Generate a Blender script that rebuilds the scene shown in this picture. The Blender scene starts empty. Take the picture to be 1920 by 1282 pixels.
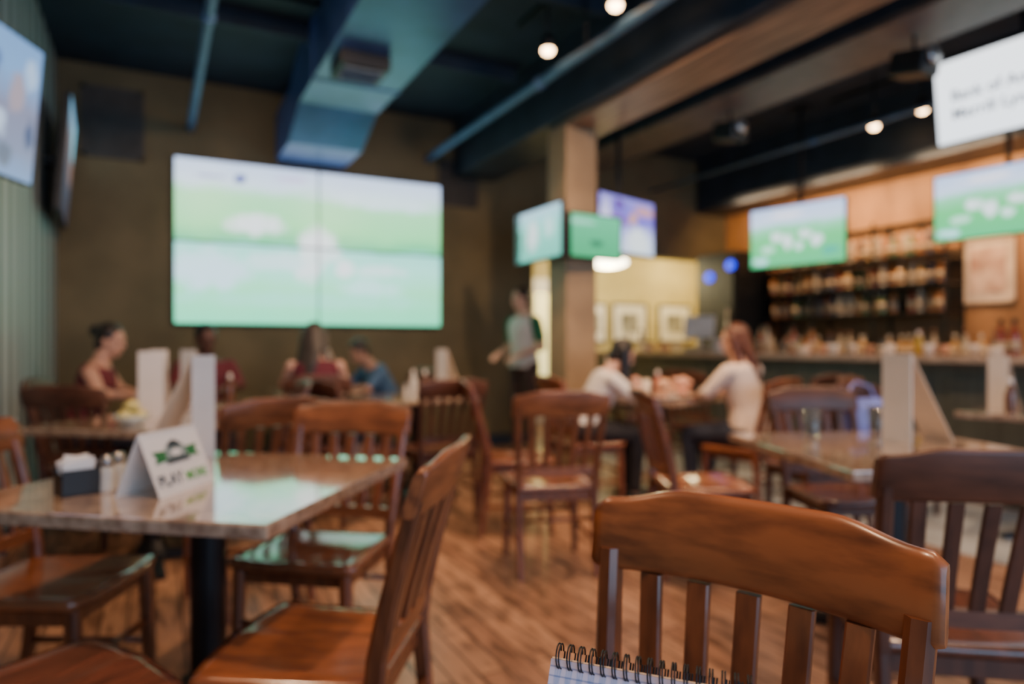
import bpy, bmesh, math, random
from mathutils import Vector, Matrix, Euler
random.seed(7)
V=Vector
scene=bpy.context.scene
COL=scene.collection

# ------------------------------------------------------------------ materials
def new_mat(name):
    m=bpy.data.materials.new(name); m.use_nodes=True
    nt=m.node_tree; b=nt.nodes.get('Principled BSDF')
    return m,nt,b
def mat(name,c,rough=.5,metal=0.,var=.15,scale=8.,stretch=(1,1,1),bump=0.,coat=0.,c2=None,rnd=0.,lo=.35,hi=.65):
    m,nt,b=new_mat(name)
    tc=nt.nodes.new('ShaderNodeTexCoord'); mp=nt.nodes.new('ShaderNodeMapping')
    mp.inputs['Scale'].default_value=stretch
    nz=nt.nodes.new('ShaderNodeTexNoise'); nz.inputs['Scale'].default_value=scale; nz.inputs['Detail'].default_value=5
    rp=nt.nodes.new('ShaderNodeValToRGB')
    if c2 is None: c2=[x*(1-var*2) for x in c]
    rp.color_ramp.elements[0].position=lo; rp.color_ramp.elements[1].position=hi
    rp.color_ramp.elements[0].color=(*c2,1); rp.color_ramp.elements[1].color=(*c,1)
    L=nt.links.new
    L(tc.outputs['Object'],mp.inputs['Vector']); L(mp.outputs[0],nz.inputs['Vector']); L(nz.outputs['Fac'],rp.inputs[0])
    out=rp.outputs[0]
    if rnd>0:
        oi=nt.nodes.new('ShaderNodeObjectInfo'); hs=nt.nodes.new('ShaderNodeHueSaturation'); mr=nt.nodes.new('ShaderNodeMapRange')
        mr.inputs['To Min'].default_value=1-rnd; mr.inputs['To Max'].default_value=1+rnd
        L(oi.outputs['Random'],mr.inputs['Value']); L(mr.outputs[0],hs.inputs['Value']); L(out,hs.inputs['Color']); out=hs.outputs[0]
    L(out,b.inputs['Base Color'])
    b.inputs['Roughness'].default_value=rough; b.inputs['Metallic'].default_value=metal
    b.inputs['Coat Weight'].default_value=coat; b.inputs['Coat Roughness'].default_value=.15
    if bump>0:
        bp=nt.nodes.new('ShaderNodeBump'); bp.inputs['Strength'].default_value=bump; bp.inputs['Distance'].default_value=.01
        L(nz.outputs['Fac'],bp.inputs['Height']); L(bp.outputs[0],b.inputs['Normal'])
    return m
def emis(name,c,s):
    m,nt,b=new_mat(name)
    b.inputs['Base Color'].default_value=(*c,1); b.inputs['Emission Color'].default_value=(*c,1); b.inputs['Emission Strength'].default_value=s
    return m
def screen_mat(name,w,h,stops,blobs,strength):
    """flat still picture: vertical colour bands + soft ellipses, in the panel's own coordinates (0..1)"""
    m,nt,b=new_mat(name); N=nt.nodes; L=nt.links.new
    tc=N.new('ShaderNodeTexCoord'); sp=N.new('ShaderNodeSeparateXYZ'); L(tc.outputs['Object'],sp.inputs[0])
    def ma(op,a,bv):
        n=N.new('ShaderNodeMath'); n.operation=op
        if hasattr(a,'links'): L(a,n.inputs[0])
        else: n.inputs[0].default_value=a
        if hasattr(bv,'links'): L(bv,n.inputs[1])
        else: n.inputs[1].default_value=bv
        return n.outputs[0]
    x=ma('ADD',ma('DIVIDE',sp.outputs['X'],w),.5); z=ma('ADD',ma('DIVIDE',sp.outputs['Z'],h),.5)
    nz=N.new('ShaderNodeTexNoise'); nz.inputs['Scale'].default_value=4/w*1.5; L(tc.outputs['Object'],nz.inputs['Vector'])
    nz2=N.new('ShaderNodeTexNoise'); nz2.inputs['Scale'].default_value=14/w; nz2.inputs['Detail'].default_value=3; L(tc.outputs['Object'],nz2.inputs['Vector'])
    wob=ma('MULTIPLY',ma('SUBTRACT',nz2.outputs['Fac'],.5),2.6)
    zz=ma('ADD',z,ma('MULTIPLY',ma('SUBTRACT',nz.outputs['Fac'],.5),.12))
    rp=N.new('ShaderNodeValToRGB'); cr=rp.color_ramp
    while len(cr.elements)<len(stops): cr.elements.new(.5)
    for e,(p,c) in zip(cr.elements,stops): e.position=p; e.color=(*c,1)
    L(zz,rp.inputs[0]); col=rp.outputs[0]
    for (cx,cz,rx,rz,c) in blobs:
        dx=ma('DIVIDE',ma('SUBTRACT',x,cx),rx); dz=ma('DIVIDE',ma('SUBTRACT',z,cz),rz)
        r=ma('ADD',ma('ADD',ma('MULTIPLY',dx,dx),ma('MULTIPLY',dz,dz)),wob)
        mr=N.new('ShaderNodeMapRange'); mr.interpolation_type='SMOOTHSTEP'
        mr.inputs['From Min'].default_value=1.5; mr.inputs['From Max'].default_value=.2
        L(r,mr.inputs['Value'])
        mx=N.new('ShaderNodeMixRGB'); L(mr.outputs[0],mx.inputs[0]); L(col,mx.inputs[1]); mx.inputs[2].default_value=(*c,1); col=mx.outputs[0]
    b.inputs['Base Color'].default_value=(.01,.01,.01,1); b.inputs['Roughness'].default_value=.3
    L(col,b.inputs['Emission Color']); b.inputs['Emission Strength'].default_value=strength
    return m

def wood(name,c,c2,axis,rough=.3,rnd=.15,lo=.3,hi=.66,coat=.25):
    st={'x':(1.6,7,7),'y':(7,1.6,7),'z':(7,7,1.6)}[axis]
    return mat(name,c,rough,0,scale=5,stretch=st,c2=c2,coat=coat,rnd=rnd,lo=lo,hi=hi)
W_H=wood('chair_wood_rail',(.31,.100,.036),(.12,.038,.017),'x',rough=.33)
W_V=wood('chair_wood_upright',(.225,.072,.028),(.095,.032,.016),'z')
W_S=wood('chair_wood_seat',(.30,.100,.040),(.16,.055,.028),'y',rough=.16,coat=.6)
D_H=wood('dark_chair_wood_rail',(.13,.048,.026),(.060,.024,.015),'x',rough=.45,coat=.05)
D_V=wood('dark_chair_wood_upright',(.11,.040,.022),(.050,.020,.013),'z',rough=.45,coat=.05)
D_S=wood('dark_chair_wood_seat',(.15,.052,.032),(.075,.03,.02),'y',rough=.18,coat=.5)
M_top=mat('table_top_stone',(.52,.38,.27),.12,0,scale=30,c2=(.25,.16,.11),coat=1.)
M_top.node_tree.nodes['Principled BSDF'].inputs['Coat IOR'].default_value=2.1
M_top.node_tree.nodes['Principled BSDF'].inputs['Coat Roughness'].default_value=.06
M_black=mat('black_metal',(.010,.012,.015),.4,.3)
M_plastic=mat('black_plastic',(.010,.011,.013),.5)
M_white=mat('white_card',(.86,.80,.74),.6,var=.03)
M_tan=mat('tan_card',(.80,.62,.44),.6,var=.05)
M_blue=mat('painted_duct',(.060,.135,.40),.36,.15,scale=3,c2=(.036,.09,.27))
M_pipe=mat('painted_pipe',(.11,.23,.46),.45,.1)
M_beam_lit=mat('beam_wood_lit',(.38,.235,.155),.5,scale=4,stretch=(8,.5,8),c2=(.16,.10,.07))  # brown raised to paint the warm light falling on the beam underside
M_beam2=mat('dark_beam',(.026,.040,.066),.5,scale=4,c2=(.017,.026,.042))
M_steel=mat('brushed_steel',(.5,.5,.5),.3,.9)

# ------------------------------------------------------------------ mesh helpers
def add_box(bm,c,s,rot=None,bev=0.):
    g=bmesh.ops.create_cube(bm,size=1.0); vs=g['verts']
    M=Matrix.Translation(V(c))@((rot.to_4x4()) if rot else Matrix.Identity(4))@Matrix.Diagonal((*s,1))
    bmesh.ops.transform(bm,matrix=M,verts=vs)
    if bev>0:
        es=list({e for v in vs for e in v.link_edges})
        bmesh.ops.bevel(bm,geom=es,offset=bev,segments=2,affect='EDGES',profile=.6)
def add_loft(bm,rings,caps=True):
    rv=[[bm.verts.new(p) for p in r] for r in rings]; n=len(rv[0])
    for a,b in zip(rv,rv[1:]):
        for i in range(n): bm.faces.new((a[i],a[(i+1)%n],b[(i+1)%n],b[i]))
    if caps:
        bm.faces.new(rv[0][::-1]); bm.faces.new(rv[-1])
def rect_ring(c,wx,wy,ch=.25,ax=V((1,0,0)),ay=V((0,1,0))):
    c=V(c); k=min(wx,wy)*ch; hx,hy=wx/2,wy/2
    return [c+ax*a+ay*b for a,b in [(hx-k,hy),(-hx+k,hy),(-hx,hy-k),(-hx,-hy+k),(-hx+k,-hy),(hx-k,-hy),(hx,-hy+k),(hx,hy-k)]]
def ell_ring(c,rx,ry,ax=V((1,0,0)),ay=V((0,1,0)),n=14):
    c=V(c); return [c+ax*(rx*math.cos(2*math.pi*i/n))+ay*(ry*math.sin(2*math.pi*i/n)) for i in range(n)]
def add_tube(bm,pts,rads,n=10,caps=True):
    pts=[V(p) for p in pts]
    if not isinstance(rads,(list,tuple)): rads=[rads]*len(pts)
    rings=[]; prev=None
    for i,p in enumerate(pts):
        t=((pts[min(i+1,len(pts)-1)]-pts[max(i-1,0)])).normalized()
        if prev is None:
            ref=V((0,0,1)) if abs(t.z)<.9 else V((1,0,0)); ax=t.cross(ref).normalized()
        else: ax=(prev-t*prev.dot(t)).normalized()
        prev=ax; ay=t.cross(ax)
        rings.append(ell_ring(p,rads[i],rads[i],ax,ay,n))
    add_loft(bm,rings,caps)
def add_lathe(bm,prof,n=16,c=(0,0,0)):
    c=V(c); add_loft(bm,[ell_ring(c+V((0,0,z)),max(r,.0005),max(r,.0005),n=n) for r,z in prof])
def add_ball(bm,c,r,M=None,u=14,v=10):
    g=bmesh.ops.create_uvsphere(bm,u_segments=u,v_segments=v,radius=1.)
    if not isinstance(r,(list,tuple)): r=(r,r,r)
    T=Matrix.Translation(V(c))@((M.to_4x4()) if M else Matrix.Identity(4))@Matrix.Diagonal((*r,1))
    bmesh.ops.transform(bm,matrix=T,verts=g['verts'])
def fin(bm,name,smooth=False,m=None):
    bmesh.ops.recalc_face_normals(bm,faces=bm.faces[:])
    me=bpy.data.meshes.new(name); bm.to_mesh(me); bm.free()
    if smooth:
        for p in me.polygons: p.use_smooth=True
    if m: me.materials.append(m)
    return me
def ob(name,me,parent=None,loc=(0,0,0),rot=(0,0,0),**kw):
    o=bpy.data.objects.new(name,me); COL.objects.link(o)
    o.location=loc; o.rotation_euler=rot
    if parent: o.parent=parent
    for k,v in kw.items(): o[k]=v
    return o
def mbox(name,c,s,m,bev=0.,rot=None):
    bm=bmesh.new(); add_box(bm,c,s,rot,bev); return fin(bm,name,False,m)
def copy_thing(src,loc,rz,**kw):
    n=src.copy(); COL.objects.link(n); n.location=loc; n.rotation_euler=(0,0,rz)
    for k,v in kw.items(): n[k]=v
    for ch_ in list(src.children):
        c=ch_.copy(); c.parent=n; COL.objects.link(c)
        for g in list(ch_.children):
            d=g.copy(); d.parent=c; COL.objects.link(d)
    return n
def struct(name,c,s,m):
    o=ob(name,mbox(name,(0,0,0),s,m),loc=c,kind="structure"); return o

# ------------------------------------------------------------------ room shell
m_wall=mat('olive_plaster',(.165,.132,.068),.8,scale=2,c2=(.115,.094,.048))
m_wall_r=mat('bar_wall_wood',(.46,.24,.10),.55,scale=2,stretch=(1,2,.6),c2=(.26,.13,.055))
m_ceil=mat('ceiling_paint',(.016,.036,.070),.7,scale=3,c2=(.009,.022,.042))
m_alc=mat('alcove_paint',(.55,.45,.20),.7,scale=2,c2=(.45,.36,.15))
m_sheen=mat('pale_floor_sheen',(.62,.66,.66),.22,0,scale=3,c2=(.42,.44,.43),coat=.4)  # pale colour stands in for cool light reflected by the floor
m_plank,nt,b=new_mat('vertical_boards')
tc=nt.nodes.new('ShaderNodeTexCoord'); wv=nt.nodes.new('ShaderNodeTexWave'); wv.bands_direction='Y'; wv.inputs['Scale'].default_value=1.1; wv.inputs['Distortion'].default_value=.3
rp=nt.nodes.new('ShaderNodeValToRGB'); rp.color_ramp.elements[0].color=(.05,.08,.09,1); rp.color_ramp.elements[1].color=(.50,.60,.61,1); rp.color_ramp.elements[1].position=.65
nt.links.new(tc.outputs['Object'],wv.inputs['Vector']); nt.links.new(wv.outputs['Fac'],rp.inputs[0]); nt.links.new(rp.outputs[0],b.inputs['Base Color']); b.inputs['Roughness'].default_value=.5
m_floor,nt,b=new_mat('wood_planks')
tc=nt.nodes.new('ShaderNodeTexCoord'); mp=nt.nodes.new('ShaderNodeMapping'); mp.inputs['Rotation'].default_value=(0,0,math.radians(90))
bk=nt.nodes.new('ShaderNodeTexBrick'); bk.inputs['Scale'].default_value=1; bk.inputs['Brick Width'].default_value=1.3; bk.inputs['Row Height'].default_value=.10
bk.inputs['Mortar Size'].default_value=.004; bk.inputs['Color1'].default_value=(.43,.24,.145,1); bk.inputs['Color2'].default_value=(.27,.14,.085,1); bk.inputs['Mortar'].default_value=(.05,.028,.02,1)
nz=nt.nodes.new('ShaderNodeTexNoise'); nz.inputs['Scale'].default_value=5; nz.inputs['Detail'].default_value=6
mp2=nt.nodes.new('ShaderNodeMapping'); mp2.inputs['Scale'].default_value=(6,.9,1)
mx=nt.nodes.new('ShaderNodeMixRGB'); mx.blend_type='MULTIPLY'; mx.inputs[0].default_value=.85
rp=nt.nodes.new('ShaderNodeValToRGB'); rp.color_ramp.elements[0].color=(.30,.27,.26,1); rp.color_ramp.elements[0].position=.35; rp.color_ramp.elements[1].color=(1.,1.,1.,1); rp.color_ramp.elements[1].position=.5
L=nt.links.new
L(tc.outputs['Object'],mp.inputs[0]); L(mp.outputs[0],bk.inputs['Vector']); L(tc.outputs['Object'],mp2.inputs[0]); L(mp2.outputs[0],nz.inputs['Vector'])
L(nz.outputs['Fac'],rp.inputs[0]); L(bk.outputs['Color'],mx.inputs[1]); L(rp.outputs[0],mx.inputs[2]); L(mx.outputs[0],b.inputs['Base Color']); b.inputs['Roughness'].default_value=.3

struct('floor',(3.4,2.8,-.05),(10.2,11.8,.1),m_floor)
struct('floor_sheen',(4.58,3.2,-.0485),(1.3,7.4,.1),m_sheen)  # painted reflection: bright strip of floor along the bar, not a separate covering
struct('ceiling',(3.1,2.05,3.65),(9.4,10.1,.1),m_ceil)
struct('wall_far',(1.595,7.1,1.8),(4.69,.2,3.6),m_wall)
struct('wall_far_header',(5.57,7.1,2.94),(3.26,.2,1.32),m_wall)
struct('wall_left',(-.80,5.75,1.8),(.1,2.7,3.6),m_plank)
struct('wall_left_return',(-1.13,4.45,1.8),(.56,.1,3.6),m_plank)
struct('wall_left_near',(-1.46,.7,1.8),(.1,7.4,3.6),m_wall)
struct('wall_right',(7.1,2.0,1.8),(.2,10.0,3.6),m_wall_r)
struct('wall_alcove_far',(6.1,8.65,1.3),(4.4,.1,2.6),m_alc)
struct('wall_alcove_left',(3.89,7.9,1.3),(.1,1.4,2.6),m_alc)
struct('wall_alcove_right',(8.35,7.9,1.3),(.1,1.6,2.6),m_alc)
struct('ceiling_alcove',(6.1,7.9,2.62),(4.5,1.4,.08),m_alc)
struct('wall_alcove_near',(7.75,7.15,1.3),(1.1,.1,2.6),m_alc)
struct('baseboard_far',(1.6,6.985,.06),(4.6,.03,.12),M_beam2)
struct('baseboard_left',(-.735,5.75,.06),(.03,2.4,.12),M_beam2)
o=ob('door_1',mbox('door_frame',(0,0,0),(.46,.05,2.1),M_white,.01),loc=(5.01,8.575,1.05),kind="structure")
ob('door_glass',mbox('door_glass',(0,-.03,.17),(.34,.02,1.32),emis('door_glow',(1.,.86,.36),1.5)),parent=o,kind="structure")
struct('trim_1',(6.72,2.0,3.25),(.56,9.9,.7),M_beam2)

# column
col=ob('column',None,loc=(3.13,4.89,0),label="square painted structural column holding three televisions",category="column")
bm=bmesh.new(); add_box(bm,(0,0,1.47),(.3,.3,2.94),None,.012)
m_col=mat('column_paint',(.33,.23,.13),.6,scale=3,c2=(.25,.17,.095))
ob('shaft',fin(bm,'column_shaft',False,m_col),parent=col)
bm=bmesh.new(); add_box(bm,(0,0,.08),(.36,.36,.16),None,.01)
ob('plinth',fin(bm,'column_plinth',False,m_col),parent=col)

def beam(name,x0,x1,z0,z1,y0,y1,m,m2,label,ye=None,bx0=None):
    cx=(x0+x1)/2; t=ob(name,None,loc=(cx,y0,z0),label=label,category="beam")
    ob('beam_body',mbox('beam_body',(0,(y1-y0)/2,(z1-z0)/2+.02),(x1-x0,y1-y0,z1-z0-.04),m,.01),parent=t)
    ye=ye or y1; bx0=bx0 or x0
    bm=bmesh.new(); add_box(bm,((bx0+x1)/2-cx,(ye-y0)/2,.02),(x1-bx0,ye-y0,.04),None,.006)
    ob('soffit_board',fin(bm,'beam_soffit',False,m2),parent=t); return t
beam('ceiling_beam',2.92,3.42,2.95,3.6,-2.9,6.98,M_beam2,M_beam_lit,"massive boxed beam with underside coloured warm-lit brown resting on the square column",5.05,3.0)  # warm light put into the underside colour, shade into the dark body
beam('ceiling_beam',4.15,4.7,3.2,3.6,-2.9,6.98,M_beam2,mat('beam_grey',(.12,.105,.105),.5),"dark grey-brown boxed beam under the ceiling")
for y in (1.2,2.6,4.0,5.4):
    bm=bmesh.new(); add_box(bm,(0,0,0),(3.5,.07,.12),None,.005)
    ob('ceiling_joist',fin(bm,'joist',False,m_ceil),loc=(1.1,y,3.54),label="dark blue painted ceiling joist",category="joist",group="painted joists across the ceiling")

# duct
duct=ob('air_duct',None,loc=(1.37,0,3.1),label="blue-painted rectangular air duct bending down at the far wall",category="air duct")
bm=bmesh.new()
def dr(y,z0,z1,w=.65): return [V((-w/2,y,z0)),V((w/2,y,z0)),V((w/2,y,z1)),V((-w/2,y,z1))]
add_loft(bm,[dr(-2.8,.03,.49),dr(5.75,.03,.49),dr(6.25,-.17,.30),dr(6.98,-.17,.28)])
for y in (2.4,5.2): add_box(bm,(0,y,.26),(.67,.03,.48))
ob('duct_body',fin(bm,'duct_body',False,M_blue),parent=duct)
vent=ob('air_diffuser',None,loc=(1.27,4.72,3.129),label="square black air diffuser under the blue duct",category="vent")
bm=bmesh.new(); add_box(bm,(0,0,-.05),(.34,.34,.10),None,.01); ob('housing',fin(bm,'diff_housing',False,M_plastic),parent=vent)
bm=bmesh.new()
for i in range(6): add_box(bm,(0,-.12+i*.048,-.108),(.28,.03,.006),Matrix.Rotation(.4,3,'X'))
ob('louver',fin(bm,'diff_louver',False,mat('vent_grey',(.30,.4,.5),.4)),parent=vent)

def pipe(x,z,y0,y1,r,label):
    p=ob('ceiling_pipe',None,loc=(x,y0,z),label=label,category="pipe")
    bm=bmesh.new(); add_tube(bm,[(0,0,0),(0,y1-y0,0)],r,12)
    for y in (1.,3.,5.,7.):
        if y<y1-y0: add_tube(bm,[(0,y,0),(0,y+.08,0)],r*1.25,12)
    ob('pipe_body',fin(bm,'pipe',True,M_pipe),parent=p)
    for y in (1.2,3.8,6.4):
        if y<y1-y0:
            bm=bmesh.new(); add_tube(bm,[(0,y,0),(0,y,3.6-z)],.008,8); ob('hanger',fin(bm,'hanger',True,M_black),parent=p)
pipe(.29,3.14,-2.5,6.99,.032,"thin blue-painted pipe hung below the dark ceiling")
pipe(2.61,3.15,-2.5,6.99,.036,"blue-painted sprinkler pipe hung below the dark ceiling")
pipe(5.68,3.12,-2.5,6.99,.02,"dark thin conduit hung near the bar")
for y in (3.3,4.7):
    bm=bmesh.new(); add_tube(bm,[(-1.3,0,0),(1.1,0,0)],.022,10)
    ob('ceiling_conduit',fin(bm,'conduit',True,M_black),loc=(-.1,y,3.45),label="dark conduit running across the ceiling",category="pipe")

M_grille=mat('grille_paint',(.06,.055,.05),.6)
def grille(x,z,w,h,label):
    g=ob('wall_grille',None,loc=(x,6.99,z),label=label,category="vent")
    mg=M_grille
    bm=bmesh.new()
    for s in (-1,1):
        add_box(bm,(s*(w/2-.015),-.01,0),(.03,.03,h)); add_box(bm,(0,-.01,s*(h/2-.015)),(w,.03,.03))
    ob('frame',fin(bm,'grille_frame',False,mg),parent=g)
    bm=bmesh.new(); add_box(bm,(0,.002,0),(w-.03,.006,h-.03))
    n=int(h/.04)
    for i in range(n): add_box(bm,(0,-.01,-h/2+.03+i*(h-.06)/(n-1)),(w-.05,.02,.008),Matrix.Rotation(.5,3,'X'))
    ob('louver',fin(bm,'grille_louver',False,mg),parent=g)
grille(-.33,3.1,.48,.62,"large dark louvred grille on the olive wall")
grille(2.98,2.92,.46,.5,"small dark louvred grille on the olive wall")

# ------------------------------------------------------------------ televisions
def to_mesh_text(body,size,m,extr=.001,off=0.):
    cu=bpy.data.curves.new('t','FONT'); cu.body=body; cu.size=size; cu.extrude=extr; cu.offset=off
    o=bpy.data.objects.new('t',cu); COL.objects.link(o); dg=bpy.context.evaluated_depsgraph_get(); dg.update()
    me=bpy.data.meshes.new_from_object(o.evaluated_get(dg)); bpy.data.objects.remove(o)
    me.materials.clear(); me.materials.append(m); return me
WH=(.85,.95,1.)
def tv(c,ang,w,h,smat,label,tilt=0.,mount=None,mlen=.3,bez=.011):
    t=ob('television',None,loc=c,rot=(tilt,0,ang),label=label,category="television")
    bm=bmesh.new(); add_box(bm,(0,.025,0),(w,.04,h),None,.008); add_box(bm,(0,.055,0),(w*.6,.04,h*.6),None,.01)
    for s in (-1,1):
        add_box(bm,(s*(w/2-bez/2),0.002,0),(bez,.012,h)); add_box(bm,(0,0.002,s*(h/2-bez/2)),(w,.012,bez))
    ob('casing',fin(bm,'tv_casing',False,M_plastic),parent=t)
    ob('screen',mbox('tv_screen',(0,0,0),(w-bez*1.9,.006,h-bez*1.9),smat),parent=t)
    bm=bmesh.new()
    if mount=='pole':
        Mi=Euler((tilt,0,0)).to_matrix().inverted()
        add_tube(bm,[Mi@V((0,.10,0)),Mi@V((0,.10,mlen))],.022,10); add_box(bm,(0,.085,0),(.25,.03,.2),None,.005)
        add_box(bm,Mi@V((0,.10,mlen-.01)),(.16,.16,.02),None,.003)
    else:
        add_box(bm,(0,.085+mlen/2-.02,0),(.2,mlen,.06),None,.005); add_box(bm,(0,.08,0),(.3,.02,.25),None,.004)
    ob('mount',fin(bm,'tv_mount',False,M_black),parent=t)
    return t
def between(pl,pr,z):
    c=((pl[0]+pr[0])/2,(pl[1]+pr[1])/2,z); return c,math.atan2(pr[1]-pl[1],pr[0]-pl[0]),math.hypot(pr[0]-pl[0],pr[1]-pl[1])

vw=ob('video_wall',None,loc=(1.447,6.93,2.10),label="large two-by-two video wall showing a pale green football match",category="video wall")
VWW,VWH=2.60,1.53
m_vw=screen_mat('football_picture_large',VWW,VWH,[(0,(.14,.88,.50)),(.22,(.26,.92,.52)),(.38,(.36,.94,.80)),(.49,(.28,.84,.74)),(.52,(.09,.60,.28)),(.62,(.24,.86,.36)),(.80,(.34,.88,.46)),(.87,(.66,.85,1.)),(1.,(.54,.68,1.))],
  [(.28,.62,.10,.07,WH),(.50,.52,.07,.12,WH),(.46,.38,.05,.12,WH),(.6,.38,.04,.06,WH),(.55,.47,.04,.06,(.7,.92,.95)),(.12,.33,.13,.13,(.60,.88,1.)),(.70,.25,.12,.07,(.5,.95,.9)),(.5,.16,.5,.05,(.28,.90,.65)),(.75,.83,.25,.05,(.7,.92,1.)),
   (.22,.9,.022,.03,(.05,.08,.35)),(.12,.9,.05,.012,(.35,.4,.7)),(.40,.93,.06,.02,(.6,.55,.85)),(.75,.37,.10,.04,(.65,.95,.95)),(.35,.40,.12,.06,(.6,.92,.95))],1.9)
for sx in (-1,1):
    for sz in (-1,1):
        me=mbox('panel',(sx*VWW/4,0,sz*VWH/4),(VWW/2-.020,.02,VWH/2-.020),m_vw)
        ob('screen_panel',me,parent=vw)
bm=bmesh.new(); add_box(bm,(0,.035,0),(VWW+.005,.06,VWH+.005),None,.005)
ob('frame',fin(bm,'vw_frame',False,M_plastic),parent=vw)

m_tvgreen=lambda n,w,h,s: screen_mat(n,w,h,[(0,(.06,.55,.22)),(.45,(.09,.62,.20)),(.64,(.22,.72,.40)),(.74,(.62,.76,1.)),(1.,(.48,.62,.98))],
  [(.3,.50,.07,.09,WH),(.42,.40,.06,.12,WH),(.60,.5,.07,.08,WH),(.72,.38,.06,.10,WH),(.53,.32,.05,.07,(.7,.95,.9)),(.2,.3,.08,.06,(.5,.9,.7)),(.4,.85,.2,.05,(.9,.9,1.)),(.12,.12,.08,.06,(.5,.9,.95)),(.85,.2,.1,.08,(.04,.45,.3))],s)
c,a,w=between((5.72,5.36),(5.92,4.35),2.27)
tv(c,a,w,.63,m_tvgreen('football_picture_a',w,.63,1.9),"television over the bar showing football players on green grass",mount='pole',mlen=1.33)
c,a,w=between((6.10,3.62),(6.18,2.55),2.33)
tv(c,a,w,.58,m_tvgreen('football_picture_b',w,.58,1.9),"television beside the poster showing football players",mount='pole',mlen=1.27)
c,a,w=between((5.48,3.24),(5.52,2.10),3.03)
m_wt=screen_mat('advert_picture',w,.64,[(0,(.85,.92,1.)),(1,(.9,.95,1.))],[],2.6)
t=tv(c,a,w,.64,m_wt,"ceiling-hung television showing a white advert with dark lettering",tilt=.12,mount='pole',mlen=.57)
m_ink=mat('screen_ink',(.10,.18,.42),.5)
ob('lettering',to_mesh_text("Bank of America",.115,m_ink,off=.0015),parent=t,loc=(-.45,-.006,.0),rot=(math.pi/2,0,0))
ob('lettering',to_mesh_text("Merrill Lynch",.115,m_ink,off=.0015),parent=t,loc=(-.45,-.006,-.14),rot=(math.pi/2,0,0))
c,a,w=between((2.85,5.38),(2.85,4.60),2.07)
m=screen_mat('football_picture_d',w,.44,[(0,(.12,.62,.50)),(.6,(.22,.80,.68)),(.85,(.40,.82,.92)),(1,(.55,.72,.95))],[(.4,.5,.13,.3,WH),(.75,.6,.1,.2,(.6,.95,.95)),(.06,.5,.08,.7,(.02,.03,.05)),(.25,.4,.02,.3,(.1,.3,.25))],1.5)
tv(c,a,w,.44,m,"television on the column showing a teal sports broadcast",mlen=.07)
c,a,w=between((2.90,4.56),(3.44,4.62),2.02)
m=screen_mat('football_picture_e',w,.36,[(0,(.03,.50,.20)),(1,(.08,.65,.32))],[(.5,.35,.14,.08,(.02,.2,.1)),(.2,.8,.3,.07,(.3,.85,.6))],1.4)
tv(c,a,w,.36,m,"small television on the column filled with green pitch",mlen=.09)
c,a,w=between((3.44,4.95),(4.26,5.2),2.24)
m=screen_mat('sports_picture_f',w,.52,[(0,(.70,.82,1.)),(.35,(.5,.55,.98)),(.6,(.16,.12,.70)),(1,(.28,.26,.80))],[(.7,.25,.2,.25,WH),(.3,.55,.2,.12,(.25,.10,.42)),(.8,.8,.2,.1,(.6,.30,.35)),(.35,.85,.1,.1,(.12,.05,.35)),(.12,.5,.1,.4,(.7,.68,1.)),(.6,.62,.08,.12,(.65,.35,.25))],1.6)
t=tv(c,a,w,.52,m,"television bracketed behind the column showing a purple studio picture",mount='pole',mlen=1.34)
c,a,w=between((-.99,3.10),(-.53,4.19),2.29)
m=screen_mat('picture_left',w,.68,[(0,(.22,.40,.75)),(.2,(.26,.32,.50)),(.5,(.28,.30,.45)),(.75,(.24,.46,.85)),(1,(.22,.42,.8))],[(.85,.6,.05,.16,(.45,.38,.45)),(.75,.35,.06,.1,(.6,.75,1.)),(.93,.78,.04,.12,(.5,.7,1.)),(.95,.35,.03,.12,(.08,.12,.25)),(.70,.75,.05,.1,(.12,.2,.45)),(.80,.15,.05,.08,(.15,.2,.3))],1.2)
tv(c,a,w,.68,m,"ceiling-hung television with a pale blue broadcast",tilt=.09,mount='pole',mlen=1.31,bez=.006)
m=screen_mat('picture_left_small',1.0,.86,[(0,(.03,.03,.05)),(.35,(.06,.08,.12)),(.7,(.20,.16,.16)),(1,(.25,.6,.9))],[(.85,.8,.2,.2,(.3,.8,1.)),(.8,.5,.15,.15,(.35,.2,.15))],1.2)
tv((-.60,6.32,2.54),math.radians(93.5),1.0,.86,m,"dark wall television seen almost edge-on",tilt=.08,mlen=.10)

# ------------------------------------------------------------------ track lights
m_bulb=emis('warm_bulb',(1.,.62,.30),24)
def spot(x,y,power,label="small black ceiling spotlight with a warm glowing bulb",z=3.22,aim=0.,col_=(1.,.62,.36)):
    s=ob('spotlight',None,loc=(x,y,z),label=label,category="ceiling light",group="warm track spotlights")
    bm=bmesh.new(); add_lathe(bm,[(.028,.10),(.045,.08),(.05,-.0),(.046,-.0),(.04,.07)],16); ob('housing',fin(bm,'spot_housing',True,M_black),parent=s)
    bm=bmesh.new(); add_tube(bm,[(0,0,.09),(0,0,3.6-z)],.01,8); ob('stem',fin(bm,'spot_stem',True,M_black),parent=s)
    bm=bmesh.new(); add_ball(bm,(0,0,-.005),(.042,.042,.032)); ob('bulb',fin(bm,'spot_bulb',True,m_bulb),parent=s)
    l=bpy.data.lights.new('spot_lamp','SPOT'); l.energy=power; l.color=col_; l.spot_size=math.radians(115); l.spot_blend=.8; l.shadow_soft_size=.06
    o=bpy.data.objects.new('spot_lamp',l); COL.objects.link(o); o.location=(x,y+.02,z-.07); o.rotation_euler=(aim,0,0)
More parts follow.
